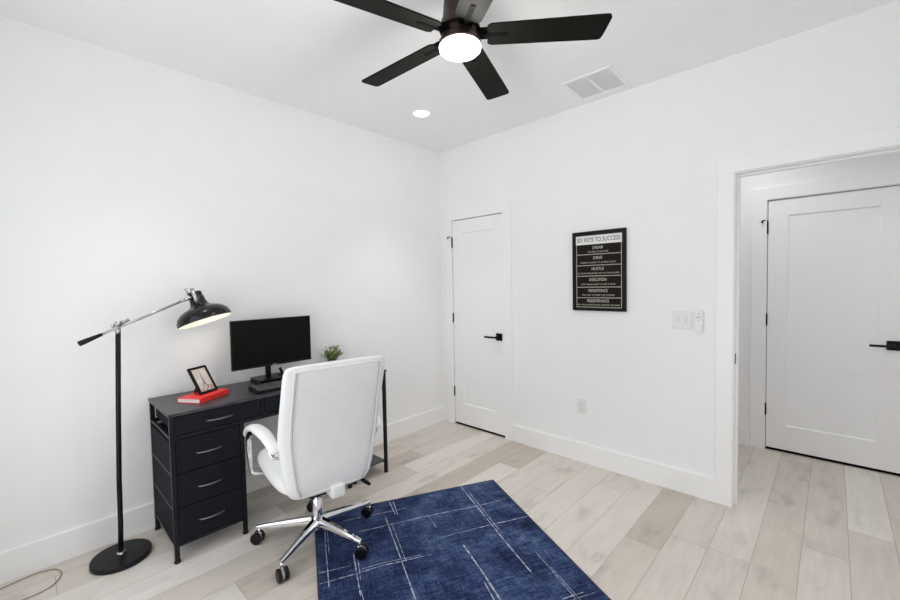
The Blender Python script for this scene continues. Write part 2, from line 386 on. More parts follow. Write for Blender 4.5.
# ------------------------------------------------------------------ recessed light, vent
rl = thing('recessed_light', 'small lit round downlight in the ceiling near the corner', 'recessed light', (.578, -.77, H))
b = MB(); n = 40
b.lathe([(.058, -.001), (.060, -.004), (.078, -.004), (.082, -.0005)], n, cap=False); b.build('trim_ring', TRIM, rl)
b = MB(); b.lathe([(.002, -.0025), (.058, -.0025), (.0585, -.0005)], n); lab(b.build('lens', LENS, rl), 'glowing round lens')
av = thing('air_vent', 'white rectangular ceiling air vent with two louvred panels', 'air vent', (1.74, -.24, H))
b = MB(); x0, x1, y0, y1 = -.168, .168, -.182, .182; w = .022
b.box(x0, x1, y0, y0+w, -.009, -.0, .002).box(x0, x1, y1-w-.02, y1, -.009, -.0, .002).box(x0, x0+w, y0+w, y1-w-.02, -.009, -.0, .002).box(x1-w, x1, y0+w, y1-w-.02, -.009, -.0, .002)
b.box(-.007, .007, y0+w, y1-w-.02, -.008, -.0, .001)
b.build('frame', VENTW, av)
for sgn in (-1, 1):
    b = MB(); xa = (x0+w if sgn < 0 else .007); xb = (-.007 if sgn < 0 else x1-w)
    for k in range(20):
        yy = y0+w+.008 + k*.0148
        if yy > y1-w-.028: break
        b.box(xa, xb, -.006, .006, -.0006, .0006, M=Matrix.Translation((0, yy, -.004)) @ Matrix.Rotation(math.radians(12), 4, 'X'))
    b.build('louvre_panel', VENTW, av)
MB().box(x0+w, x1-w, y0+w, y1-w-.02, -.0010, -.0002).build('backing', VENTW, av)

# ------------------------------------------------------------------ wall items
def text(s, size, x, z, y, parent, m, name, wmax=None, bold=0, shear=0):
    cu = bpy.data.curves.new(name, 'FONT'); cu.body = s; cu.size = size; cu.align_x = 'CENTER'; cu.align_y = 'CENTER'
    cu.extrude = .0003; cu.offset = bold
    o = bpy.data.objects.new(name, cu); C.objects.link(o)
    bpy.context.view_layer.update()
    dg = bpy.context.evaluated_depsgraph_get(); me = bpy.data.meshes.new_from_object(o.evaluated_get(dg))
    bpy.data.objects.remove(o)
    xs = [v.co.x for v in me.vertices]; wd = max(xs)-min(xs); k = 1 if not wmax else wmax/wd
    me.transform(Matrix.Translation((x, y, z)) @ Matrix.Rotation(PI/2, 4, 'X') @ Matrix.Diagonal((k, 1, 1, 1)))
    me.materials.clear(); me.materials.append(m)
    return me
def add_meshes(name, mes, m, parent):
    bm = bmesh.new()
    for me in mes: bm.from_mesh(me)
    me = bpy.data.meshes.new(name); bm.to_mesh(me); bm.free(); me.materials.append(m)
    o = bpy.data.objects.new(name, me); C.objects.link(o); o.parent = parent
    return o
PW, PH = .404, .597
ps = thing('framed_sign', 'black framed motivational sign reading six keys to success', 'wall sign', (1.652, 0, 1.189))
b = MB(); f = .026
b.box(-PW/2, -PW/2+f, -.022, 0, 0, PH, .002).box(PW/2-f, PW/2, -.022, 0, 0, PH, .002).box(-PW/2+f, PW/2-f, -.022, 0, 0, .021, .002).box(-PW/2+f, PW/2-f, -.022, 0, PH-.030, PH, .002)
b.build('frame', BOARDF, ps)
MB().box(-PW/2+f, PW/2-f, -.014, -.002, .021, PH-.030).build('board', BOARD, ps)
iw = PW/2-f
MB().box(-iw+.001, iw-.001, -.0150, -.0141, .499, PH-.031).build('header_panel', PAPERW, ps)
rows = [.027, .098, .178, .262, .342, .424, .497]
b = MB()
for z in rows[:-1]: b.box(-iw+.004, iw-.004, -.0148, -.0141, z-.0028, z+.0028)
for sx in (-1, 1): b.box(sx*(iw-.006)-.0025, sx*(iw-.006)+.0025, -.0149, -.0141, .0245, .499)
b.build('border_lines', LINE, ps)
add_meshes('title_lettering', [text('SIX KEYS TO SUCCESS', .046, 0, .532, -.0152, ps, TXTG, 't', 2*iw-.026, .0004)], TXTG, ps)
big = ['PERSEVERANCE', 'PERSISTENCE', 'EXECUTION', 'HUSTLE', 'DRIVE', 'DREAM']
small = ['KEEP GOING NO MATTER WHAT, OVERCOME CHALLENGES', 'THE WILL TO KEEP THE COURSE', 'STOP TALKING ABOUT IT & GET IT DONE', 'DO THE UNCOMFORTABLE AND YOU WILL SUCCEED', 'PUSHING YOURSELF TO ACHIEVE A GOAL', 'THE SEED OF SUCCESS']
wb = [.168, .146, .130, .092, .068, .078]; ws = [.325, .250, .260, .318, .270, .160]
for i in range(6):
    ms = []
    zm = rows[i] + (rows[i+1]-rows[i])*.66; zs = rows[i] + (rows[i+1]-rows[i])*.25
    ms.append(text(big[i], .030, -.004, zm, -.0145, ps, LINE, 't', wb[i], .0006)); ms.append(text(small[i], .0145, -.004, zs, -.0145, ps, LINE, 't', ws[i], .0002))
    add_meshes('word_lettering', ms, LINE, ps)

sw = thing('light_switch', 'white two-gang toggle switch plate by the doorway', 'light switch', (2.206, 0, 1.150))
MB().box(-.058, .058, -.006, 0, -.0575, .0575, .002).build('wall_plate', PLAST, sw)
for sx in (-.023, .023):
    MB().box(sx-.0065, sx+.0065, -.0066, -.0058, -.015, .015).build('toggle_slot_shade', VENTG, sw)  # grey paints the shading of the recess around the toggle
    MB().box(sx-.005, sx+.005, -.0072, -.0055, -.011, .011).box(sx-.0035, sx+.0035, -.016, -.006, -.004, .004, .001, ).build('toggle', PLAST, sw)
    for sz in (-.03, .03): MB().cyl(sx, 0, .006, .0067, .0025, 10, M=Matrix.Translation((0, 0, sz)) @ Matrix.Rotation(PI/2, 4, 'X')).build('screw', PLAST, sw)
rc = thing('fan_remote', 'white rounded fan remote in a cradle beside the light switch', 'remote control', (2.306, 0, 1.150))
def pill(hw, hh, y0, y1, nn=10):
    pts = []
    for q, (cx, cz) in enumerate(((hw*.35, hh-hw*.65), (-hw*.35, hh-hw*.65), (-hw*.35, -hh+hw*.65), (hw*.35, -hh+hw*.65))):
        for k in range(nn+1):
            a = q*PI/2 + k/nn*PI/2; pts.append((cx+hw*.65*math.cos(a), cz+hw*.65*math.sin(a)))
    return MB().prism(pts, y0, y1, Matrix.Rotation(PI/2, 4, 'X'))
b = pill(.026, .060, 0, .012); b.build('cradle', PLAST, rc)
b = pill(.0215, .075, .0122, .024); b.build('remote_body', PLAST, rc)
b = MB(); Mx = Matrix.Translation((0, -.0242, 0)) @ Matrix.Rotation(PI/2, 4, 'X')
for px_, py_ in ((0, .040), (-.008, .020), (.008, .020), (0, .0)): b.lathe([(.0055, 0), (.0050, .0012)], 14, Mx, c=(px_, py_, 0))
b.build('buttons', VENTG, rc)
ot = thing('wall_outlet', 'white double power outlet low on the wall below the sign', 'power outlet', (1.512, 0, .437))
MB().box(-.035, .035, -.005, 0, -.0575, .0575, .002).build('wall_plate', PLAST, ot)
for sz in (-.0195, .0195):
    rr = MB().box(-.017, .017, -.0065, -.005, sz-.0145, sz+.0145, .003).build('receptacle', PLAST, ot)
    MB().box(-.0075, -.0055, -.0069, -.0064, sz-.002, sz+.006).box(.0055, .0075, -.0069, -.0064, sz-.002, sz+.006).cyl(0, 0, .0064, .0069, .0022, 10, M=Matrix.Translation((0, 0, sz-.008)) @ Matrix.Rotation(PI/2, 4, 'X')).build('slots', GREYPL, rr)

# ------------------------------------------------------------------ desk
DX0, DX1, DY0, DY1, DZT = .030, .500, -2.487, -1.112, .778
desk = thing('desk', 'black computer desk with fabric drawers and steel legs', 'desk', (0, 0, 0))
b = MB(); b.box(DX0, DX1, DY0, DY1, DZT-.016, DZT, .002); b.build('desktop', DESKTOP, desk)
T = .022
PYR = -2.138                     # right edge of drawer pedestal legs
QYL = -1.452                     # left edge of the shelf side legs
def leg(x, y, name='leg'):
    l = MB().box(x, x+T, y, y+T, .012, DZT-.016, .002).build(name, FRAMEB, desk)
    MB().cyl(x+T/2, y+T/2, 0, .013, .0155, 16, .002).build('foot', FRAMEB, l)
XF = DX1-.006-T; XB = DX0+.006
for y in (DY0+.004, PYR-T/2, QYL, DY1-.004-T):
    for x in (XF, XB): leg(x, y)
b = MB()
YL = DY0+.004; YR = PYR-T/2
# pedestal: front, back and side rails under each drawer
def rail_y(x, y0, y1, z, h=.018): b.box(x, x+.016, y0, y1, z, z+h, .0015)
def rail_x(y, x0, x1, z, h=.016): b.box(x0, x1, y, y+.016, z, z+h, .0015)
for z in (.082,): rail_y(XF+.004, YL+T, YR, z); rail_y(XB+.002, YL+T, YR, z)
for z in (.640,):
    rail_y(XF+.004, YL+T, YR, z); rail_y(XB+.002, YL+T, YR, z)
for z in (.082, .268, .446, .640):
    for y in (YL+.003, YR+.003): rail_x(y, XB+T, XF, z)
b.build('pedestal_frame', FRAMEB, desk)
def piece(fn, *a):
    global b
    b = MB(); fn(*a); b.build('rail', FRAMEB, desk)
piece(rail_y, XF+.004, YR+T, QYL, .640); piece(rail_y, XB+.002, YR+T, QYL, .640)
piece(rail_y, XF+.004, QYL+T, DY1-.004-T, .640); piece(rail_y, XB+.002, QYL+T, DY1-.004-T, .640)
for y in (-2.029, -1.566): MB().box(XF+.004, XF+.018, y, y+.020, .658, DZT-.016, .001).build('divider', FRAMEB, desk)
for y in (DY1-.004-T+.003, QYL+.003):
    for z in (.640, .070): piece(rail_x, y, XB+T, XF, z)
MB().box(XB+T, XF+.012, QYL+T, DY1-.004-T+.003, .086, .097, .001).build('shelf', DESKTOP, desk)
MB().box(XB+T, XB+.20, QYL+T, DY1-.004-T+.003, .47, .482, .001).build('shelf', DESKTOP, desk)
def handle(y0, y1, z, par):
    x = XF+T+.001
    pts = []
    for i in range(9):
        t = i/8; pts.append((x+.002+.022*math.sin(PI*t)**.6, y0+(y1-y0)*t, z))
    h = MB().tube(pts, [.0035]+[.0042]*7+[.0035], 10).build('handle', HANDLE, par)
    lab(h, 'curved dark nickel bar handle')
def drawer(y0, y1, z0, z1, hy0, hy1, hz):
    d = MB()
    d.box(XF+.008, XF+T+.001, y0, y1, z0, z1, .003)
    # fabric bin behind the front
    if z1 < .65: d.box(XB+T+.001, XF-.001, YL+.002, YR+T-.002, z0+.005, z1-.013, .003)
    d.box(XB+.004, XF+.008, y0+.006, y1-.006, z0+.004, z1-.012, .003)
    o = d.build('drawer', FABRIC, desk); handle(hy0, hy1, hz, o)
drawer(-2.459, -2.033, .662, .758, -2.318, -2.185, .706)
drawer(-2.006, -1.570, .662, .758, -1.87, -1.715, .706)
drawer(-1.543, -1.140, .662, .758, -1.42, -1.265, .706)
drawer(YL+T+.002, YR-.002, .462, .636, -2.375, -2.245, .548)
drawer(YL+T+.002, YR-.002, .284, .458, -2.375, -2.245, .368)
drawer(YL+T+.002, YR-.002, .104, .280, -2.375, -2.245, .190)

# ------------------------------------------------------------------ things on desk
# book
bk = thing('book', 'red hardcover book lying flat under the photo frame', 'book', (.273, -2.397, DZT), math.atan2(.079, .125))
# local x: short edge (page end faces -y), local y: long side (spine toward +x)
bw, bl_, bt = .148, .222, .026
MB().box(0, bw, 0, bl_, 0, .003, .0008).box(0, bw, 0, bl_, bt-.003, bt, .0008).box(bw-.003, bw+.001, 0, bl_, .0, bt, .0008).build('cover', REDC, bk)
MB().box(.003, bw-.004, .003, bl_-.003, .003, bt-.003).build('page_block', PAGES, bk)
# photo frame
B1 = Vector((.3146, -2.2880, .8065)); B2 = Vector((.2541, -2.1821, .8065))
ex = (B2-B1).normalized(); up = (Vector((.2412, -2.3300, .9514)) - B1)
up = (up - up.dot(ex)*ex).normalized(); nz = ex.cross(up).normalized()
bs = (B1+B2)/2
ztop = DZT+bt
ph = thing('photo_frame', 'black photo frame leaning on its stand on the red book', 'photo frame', (bs.x, bs.y, ztop), 0)
F_ = Matrix(((ex.x, up.x, nz.x, 0), (ex.y, up.y, nz.y, 0), (ex.z, up.z, nz.z, .0045), (0, 0, 0, 1)))
fw, fh = .062, .168; e = .0135
b = MB(); b.box(-fw, fw, 0, e, -.012, 0, .001, F_).box(-fw, fw, fh-e, fh, -.012, 0, .001, F_).box(-fw, -fw+e, e, fh-e, -.012, 0, .001, F_).box(fw-e, fw, e, fh-e, -.012, 0, .001, F_)
b.build('frame', BOARDF, ph)
b = MB(); b.box(-fw+e, fw-e, e, fh-e, -.006, -.004, 0, F_)
pic = b.build('picture', PICBG, ph)
b = MB()   # little lattice tower print and flowers
tz0, tz1 = e+.030, fh-e-.018
tower = [(-.016, tz0), (-.008, tz0+.022), (-.0035, tz0+.052), (-.0012, tz1), (.0012, tz1), (.0035, tz0+.052), (.008, tz0+.022), (.016, tz0), (.009, tz0), (.0, tz0+.014), (-.009, tz0)]
b.prism(tower, -.0039, -.0036, F_); b.mi = 1
for k in range(26):
    px_ = random.uniform(-fw+e+.006, fw-e-.006); py_ = e+.006+random.random()**1.5*.026
    b.lathe([(random.uniform(.002, .006), 0), (.0005, .0002)], 7, F_ @ Matrix.Translation((px_, py_, -.0038)))
b.build('print_detail', [PICG, PICP], pic)
b = MB(); b.box(-fw+e/2, fw-e/2, e/2, fh-e/2, -.0140, -.0095, 0, F_); b.build('back_board', BROWN, ph)
# easel stand behind
topb = F_ @ Vector((0, .105, -.0142)); back = -Vector((nz.x, nz.y, 0)).normalized()
ft = Vector((back.x*.082, back.y*.082, .0012)); ft = Vector((F_.translation.x, F_.translation.y, 0)) + ft
b = MB(); s_ = ex
pts = [topb - s_*.012, topb + s_*.012, ft + s_*.024, ft - s_*.030]
off = back*.0025
b.rings([[p for p in pts], [p+off for p in pts]], True, False); b.build('easel_stand', BROWN, ph)

# monitor
mo = thing('monitor', 'black widescreen computer monitor standing on the desk', 'monitor', (.170, -1.808, DZT))
mw, z0_, z1_ = .268, .106, .425
MB().box(-.010, .006, -mw, mw, z0_, z1_, .003).box(-.04, -.010, -.16, .16, .13, .36, .008).build('housing', BLKPL, mo)
MB().box(.0061, .0068, -mw+.007, mw-.007, z0_+.014, z1_-.007).build('screen', SCREEN, mo)
MB().box(-.070, -.050, -.034, .000, .030, .25, .003).box(-.060, -.038, -.05, .05, .16, .28, .002).build('stand_neck', BLKPL, mo)
MB().box(-.095, .075, -.124, .150, .0, .030, .003).build('stand_base', BLKPL, mo)
b = MB(); b.box(.0062, .0069, -.014, .014, z0_+.004, z0_+.009); lab(b.build('logo_mark', GREYPL, mo), 'tiny grey maker mark under the screen')
ph2 = thing('phone_stand', 'small tilted black stand beside the monitor neck', 'stand', (.150, -1.745, DZT+.030))
MB().box(-.02, .03, -.022, .022, 0, .005, .001).build('base', BLKMATT, ph2)
MB().box(-.005, .005, -.009, .009, 0, .050, .003, Matrix.Translation((.004, 0, .003)) @ Matrix.Rotation(math.radians(22), 4, 'X')).build('support_arm', BLKMATT, ph2)
# keyboard
kb = thing('keyboard', 'black keyboard lying on the desk in front of the monitor', 'keyboard', (.388, -1.809, DZT), math.radians(-2))
KP = Matrix.Rotation(math.radians(4), 4, 'Y')
kx, ky = .072, .222
b = MB(); b.prism([(-kx, 0), (kx, 0), (kx, .014), (-kx, .024)], -ky, ky, Matrix.Rotation(PI/2, 4, 'X')); 
for y_ in (-ky+.02, ky-.03): pass
b.build('base', BLKMATT, kb)
def topz(x): return .024 - (x+kx)*(.010/(2*kx))
nk = 0
rowsk = [(-.056, 17), (-.032, 20), (-.011, 20), (.010, 18), (.031, 17), (.052, 12)]
for rx, cnt in rowsk:
    w_ = (2*ky-.02)/cnt
    for k in range(cnt):
        yk = -ky+.010+w_*k
        if nk >= 99: break
        kk = MB().box(rx-.0075, rx+.0075, yk+.0026, yk+w_-.0026, topz(rx)-.001, topz(rx)+.0055, .0015, seg=1).build('key', KEYM, kb); nk += 1
# plant
pl = thing('potted_plant', 'small green leafy plant in a grey pot behind the chair', 'potted plant', (.115, -1.338, DZT))
b = MB(); b.lathe([(.024, 0), (.026, .002), (.034, .040), (.037, .066), (.036, .070), (.032, .068), (.03, .06), (.01, .058)], 28); b.build('pot', POT, pl, auto=50)
MB().lathe([(.001, .061), (.031, .060), (.0315, .056)], 20).build('soil', SOIL, pl)
def leafclump(seed, m, name, cnt):
    rnd = random.Random(seed); b = MB(); st = MB()
    for k in range(cnt):
        a = rnd.uniform(0, 2*PI); tilt = rnd.uniform(.05, 1.0); L = rnd.uniform(.075, .125)*(1-.28*tilt)
        d = Vector((math.cos(a)*math.sin(tilt), math.sin(a)*math.sin(tilt), math.cos(tilt)))
        base = Vector((math.cos(a)*.008, math.sin(a)*.008, .060)); tip = base+d*L
        st.tube([base, base+d*L*.5, tip], .0011, 5)
        for q in range(9):
            t = .35 + .65*q/8; c = base+d*L*t; phi = q*2.4+a
            side = (Matrix.Rotation(phi, 3, d) @ d.orthogonal().normalized())
            ld = (side*.8+d*.6).normalized(); ll = rnd.uniform(.014, .022); wd_ = d.cross(side).normalized()*ll*.34; nn = side.cross(wd_).normalized()*.002
            v = [b.bm.verts.new(c), b.bm.verts.new(c+ld*ll*.5+wd_+nn), b.bm.verts.new(c+ld*ll), b.bm.verts.new(c+ld*ll*.5-wd_+nn)]
            v2 = [b.bm.verts.new(x.co+ld.cross(wd_).normalized()*.0012) for x in v]
            b.bm.faces.new(v); b.bm.faces.new(v2[::-1])
            for i in range(4): b.bm.faces.new((v[i], v[(i+1) % 4], v2[(i+1) % 4], v2[i]))
    o = b.build(name, m, pl); st.build('stems', m, pl); return o
leafclump(1, LEAF1, 'foliage', 26); leafclump(7, LEAF2, 'foliage', 20)

# ------------------------------------------------------------------ floor lamp
LX, LY = .220, -2.663
fl = thing('floor_lamp', 'black and nickel floor lamp with adjustable arm beside the desk', 'floor lamp', (LX, LY, 0))
b = MB(); b.lathe([(.02, 0), (.125, 0), (.129, .003), (.129, .022), (.126, .027), (.03, .029), (.01, .029)], 64); b.build('base', LAMPPOLE, fl, auto=50)
b = MB(); b.lathe([(.021, .0285), (.021, .034), (.012, .040)], 24); b.build('collar', SATIN, fl)
dyt = .033
b = MB(); b.tube([(0, -.002, .03), (0, .003, .2), (0, .006, .42), (0, .018, .80), (0, dyt, 1.20)], .0115, 16); b.build('pole', LAMPPOLE, fl)
J = Vector((0, dyt+.001, 1.236))
b = MB(); b.tube([(0, dyt, 1.185), (0, dyt, 1.212)], .0125, 16); b.tube([J-Vector((0, 0, .026)), J], .007, 12)
b.tube([J+Vector((-.014, 0, 0)), J+Vector((.016, 0, 0))], .015, 20); b.tube([J+Vector((.016, 0, 0)), J+Vector((.024, 0, 0))], .009, 16)
b.build('pivot_joint', SATIN, fl)
he = Vector((0, -2.783-LY, 1.150)); se = Vector((0, -2.316-LY, 1.353)); ad = (se-he).normalized()
b = MB(); b.tube([he+ad*.09, se-ad*.0], .0066, 12); b.tube([J-ad*.03, J-ad*.014], .0085, 12); b.tube([J+ad*.014, J+ad*.05], .0085, 12); b.tube([se-ad*.03, se], .008, 12)
b.build('arm', SATIN, fl)
b = MB(); b.tube([he-ad*.003, he, he+ad*.03, he+ad*.096], [.008, .0135, .0125, .008], 16); b.build('counterweight_grip', LAMPPOLE, fl)
# shade: axis from rim centre up to the cap
rimL = Vector((0, -2.364-LY, 1.185)); rimR = Vector((0, -2.083-LY, 1.251)); cap_ = Vector((0, -2.287-LY, 1.399))
rc_ = (rimL+rimR)/2; rr_ = (rimR-rimL); yv = rr_.normalized(); R0 = rr_.length/2
# tip the opening a little toward the room so the lining shows
xv = Vector((1, 0, 0)); xv = (Matrix.Rotation(math.radians(-14), 3, yv) @ xv)
zv = xv.cross(yv).normalized(); yv = zv.cross(xv)
SM = Matrix(((xv.x, yv.x, zv.x, rc_.x), (xv.y, yv.y, zv.y, rc_.y), (xv.z, yv.z, zv.z, rc_.z), (0, 0, 0, 1)))
prof = [(R0, 0), (R0*1.005, .010), (R0*.985, .028), (R0*.93, .046), (R0*.80, .066), (R0*.62, .080), (R0*.46, .088), (R0*.36, .098), (R0*.31, .112), (R0*.285, .130), (R0*.28, .150)]
b = MB(); b.lathe(prof, 56, SM, cap=False); b.lathe([(R0*.28, .150), (.004, .152)], 56, SM, cap=False)
sh = b.build('shade', LAMPBLK, fl); 
b = MB(); b.lathe([(max(.003, r-.003), max(.0012, z-.002)) for r, z in prof] + [(.004, .147)], 56, SM, cap=False)
b.lathe([(R0, 0), (R0-.003, .0012)], 56, SM, cap=False)
lab(b.build('shade_lining', SHADEIN, sh), 'white inside of the shade')
b = MB(); b.lathe([(.034, .150), (.034, .180), (.030, .184), (.012, .186)], 28, SM); b.lathe([(.036, .156), (.036, .160)], 28, SM)
for k in range(8):
    a = k*PI/4; b.box(.033, .036, -.003, .003, .16, .18, 0, SM @ Matrix.Rotation(a, 4, 'Z'))
b.build('socket_cap', LAMPBLK, sh, auto=40)
sp = SM @ Vector((0, 0, .162)); b = MB(); b.tube([se, sp], .008, 12); b.tube([se+Vector((-.012, 0, 0)), se+Vector((.012, 0, 0))], .010, 14); b.tube([SM @ Vector((.044, -.016, .108)), SM @ Vector((.040, -.016, .20))], .0105, 12); b.tube([SM @ Vector((.040, -.016, .188)), SM @ Vector((0, -.016, .188))], .006, 10); b.tube([SM @ Vector((.0, -.036, .175)), SM @ Vector((.0, -.036, .215))], .007, 10)
b.build('shade_bracket', SATIN, fl)
b = MB(); b.lathe([(.012, .118), (.014, .10), (.026, .075), (.030, .058), (.026, .040), (.012, .030), (.002, .0285)], 24, SM); lab(b.build('bulb', BULB, sh), 'lit bulb inside the shade')
# cord
pts = [(.062, -3.25), (.075, -3.17), (.064, -3.09), (.048, -3.02), (.048, -2.955), (.070, -2.912), (.105, -2.893), (.145, -2.890), (.185, -2.900), (.222, -2.925), (.243, -2.965), (.246, -3.02), (.235, -3.10), (.215, -3.22)]
def smooth(pp, k=6):
    out = []
    for i in range(len(pp)-1):
        p0, p1, p2, p3 = [Vector(pp[max(0, min(len(pp)-1, j))]) for j in (i-1, i, i+1, i+2)]
        for q in range(k):
            t = q/k; out.append(.5*((2*p1)+(p2-p0)*t+(2*p0-5*p1+4*p2-p3)*t*t+(3*p1-p0-3*p2+p3)*t**3))
    out.append(Vector(pp[-1])); return out
tag(MB().tube(smooth([(x, y, .0032) for x, y in pts]), .0030, 8).build('power_cord', CORD), 'thin brownish clear cord looping on the floor left of the lamp', 'power cord')

# ------------------------------------------------------------------ rug
ra = math.radians(-26.8)
# local x runs along the long side, local y away (negative v)
b = MB(); RL, RW = 1.85, 1.214
b.box(0, RL, -RW, 0, 0, .006, .001)
b.mi = 2
for a_ in ((0, RL, -.006, .001), (0, RL, -RW-.001, -RW+.006)): b.box(a_[0], a_[1], a_[2], a_[3], 0.0002, .0072, .0008)
for a_ in ((-.001, .006), (RL-.006, RL+.001)): b.box(a_[0], a_[1], -RW, 0, 0.0002, .0073, .0008)
b.mi = 1
LN = [([(0.005, 0.249), (0.49, 0.245), (0.693, 0.243), (0.914, 0.236)], .008), ([(0.06, 0.226), (0.602, 0.228)], .005), ([(0.271, 0.98), (0.263, 0.603), (0.268, 0.373), (0.275, 0.249), (0.266, 0.038)], .006),
 ([(0.494, 0.565), (0.486, 0.335)], .003), ([(0.486, 0.335), (0.489, 0.008)], .006), ([(0.596, 0.466), (0.70, .462), (0.813, 0.456), (1.01, 0.454), (1.3, .452)], .009), ([(0.88, 0.475), (1.0, 0.48), (1.25, .482)], .006), ([(0.78, 0.137), (0.922, 0.136), (1.106, 0.14), (1.4, .142)], .0045), ([(0.90, 0.128), (1.20, 0.125)], .003),
 ([(1.105, 0.199), (1.105, 0.082)], .007), ([(1.125, 0.159), (1.125, 0.03)], .003), ([(0.136, 1.159), (0.358, 1.164), (0.671, 1.164)], .005), ([(0.162, 1.148), (0.418, 1.149)], .0035), ([(0.167, 0.809), (0.605, 0.806), (0.872, 0.805), (1.2, .80)], .006),
 ([(0.252, 0.807-.02), (0.622, 0.805-.02)], .0035), ([(0.011, 0.752), (0.18, 0.747)], .006), ([(0.013, 0.729), (0.186, 0.733)], .006), ([(0.128, 1.062), (0.13, 0.874), (0.127, 0.662)], .005), ([(0.537, 1.208), (0.541, 1.047)], .005),
 ([(0.616, 1.21), (0.608, 1.012), (0.598, 0.907), (0.608, 0.644)], .006), ([(0.585, 1.005), (0.579, 0.914), (0.592, 0.697)], .0045), ([(0.446, 1.03), (0.763, 1.033)], .007), ([(0.506, 1.013), (0.656, 1.019)], .005), ([(0.26, 0.562), (0.398, 0.553)], .0035),
 ([(0.724, 1.028), (0.79, 1.023)], .004)]
for pts_, w_ in LN:
    rnd = random.Random(int(w_*1e5)+int(pts_[0][0]*1e3))
    P = []
    for i in range(len(pts_)-1):
        for q in range(12):
            t = q/12; P.append((pts_[i][0]*(1-t)+pts_[i+1][0]*t, pts_[i][1]*(1-t)+pts_[i+1][1]*t))
    P.append(pts_[-1]); prev = None
    for i, (u_, v_) in enumerate(P):
        j = min(i+1, len(P)-1); k = max(i-1, 0); dx, dy = P[j][0]-P[k][0], -(P[j][1]-P[k][1]); l = math.hypot(dx, dy)
        nx, ny = -dy/l, dx/l; hw = w_/2*rnd.uniform(.55, 1.15)*(.35 if i in (0, len(P)-1) else 1)
        cur = (b.bm.verts.new((u_+nx*hw, -v_+ny*hw, .0066)), b.bm.verts.new((u_-nx*hw, -v_-ny*hw, .0066)))
        if prev: f_ = b.bm.faces.new((prev[0], prev[1], cur[1], cur[0])); f_.material_index = 1
        prev = cur
rug = b.build('area_rug', [RUG, RUGW, RUGB])
# local x direction (u) = (cos a, sin a); v axis is -(local y): local y dir must be (-sin a, cos a)
rug.location = (1.173, -.705, 0); rug.rotation_euler = (0, 0, ra)
tag(rug, 'navy blue distressed area rug crossed by thin white lines', 'rug')

# ------------------------------------------------------------------ office chair
CA = math.radians(81.4)
ch = thing('office_chair', 'white leather executive office chair with chrome star base', 'office chair', (.851, -1.885, 0), CA)
# local +y faces the desk; backrest on -y side
def sup(cy, hw, ht, n=28, ex_=3.2, bias=0):
    out = []
    for k in range(n):
        a = 2*PI*k/n; c, s = math.cos(a), math.sin(a)
        x = hw*math.copysign(abs(c)**(2/ex_), c); y = ht*math.copysign(abs(s)**(2/ex_), s)
        out.append((x*(1+bias*y/ht*.5), cy+y))
    return out
# back: (z, y of rear face, half width, half thickness)
BK = [(.364, -.218, .150, .020), (.372, -.230, .188, .034), (.395, -.245, .210, .046), (.44, -.258, .228, .056), (.52, -.268, .240, .062), (.60, -.276, .250, .062), (.68, -.290, .258, .056), (.76, -.308, .259, .050), (.84, -.330, .258, .044), (.92, -.355, .256, .042), (.985, -.375, .256, .040), (1.030, -.388, .253, .036), (1.050, -.392, .244, .028), (1.058, -.390, .215, .015)]
rr = []
for z, yr, hw, ht in BK:
    rr.append([Vector((x, y, z)) for x, y in sup(yr+ht, hw, ht, 32, 3.6, .0)])
b = MB(); b.rings(rr); back_ = b.build('backrest', LEATHER, ch, sub=2)
# piping lines on the rear face
def piping(inset, r):
    L_, R_p = [], []
    for z, yr, hw, ht in BK[2:-2]:
        L_.append(Vector((-hw+inset, yr-.0005, z))); R_p.append(Vector((hw-inset, yr-.0005, z)))
    zt, zb = BK[-3][0]+.004, BK[2][0]-.003
    top = [Vector((x, BK[-3][1]-.001, zt)) for x in [-.18+.06*i for i in range(7)]]
    bot = [Vector((x, BK[2][1]-.001, zb)) for x in [.17-.0566*i for i in range(7)]]
    return MB().loop(L_+top+R_p[::-1]+bot, r, 8)
piping(.040, .0030).build('piping', LEATHER, back_)
o = piping(.050, .0016).build('seam', SEAM, back_)
# bracket cover at the bottom of the back
b = MB(); b.box(-.014, .060, -.262, -.10, .334, .402, .012, seg=4, smooth=True); b.build('bracket_cover', LEATHER, ch)
# front cushion rolls (channel tufting on the desk side)
for zc in (.56, .70, .84, .96):
    i = min(range(len(BK)), key=lambda q: abs(BK[q][0]-zc)); yr = BK[i][1]; ht = BK[i][3]; hw = BK[i][2]
    MB().tube([(-hw+.05, yr+2*ht-.012, zc), (0, yr+2*ht-.010, zc), (hw-.05, yr+2*ht-.012, zc)], [.02, .024, .02], 16, flat=2.2, up=(0, 1, 0)).build('cushion_roll', LEATHER, back_)
# seat
ST = [(-.235, .425, .140, .030), (-.225, .432, .205, .052), (-.19, .440, .240, .066), (-.12, .447, .256, .070), (0, .455, .262, .070), (.12, .460, .262, .068), (.20, .462, .258, .064), (.245, .458, .245, .054), (.268, .452, .215, .036), (.274, .448, .16, .02)]
rr = []
for y, zc, hw, ht in ST: rr.append([Vector((x, y, zz)) for x, zz in sup(zc, hw, ht, 32, 3.0)])
b = MB(); b.rings(rr); seat = b.build('seat', LEATHER, ch, sub=2)
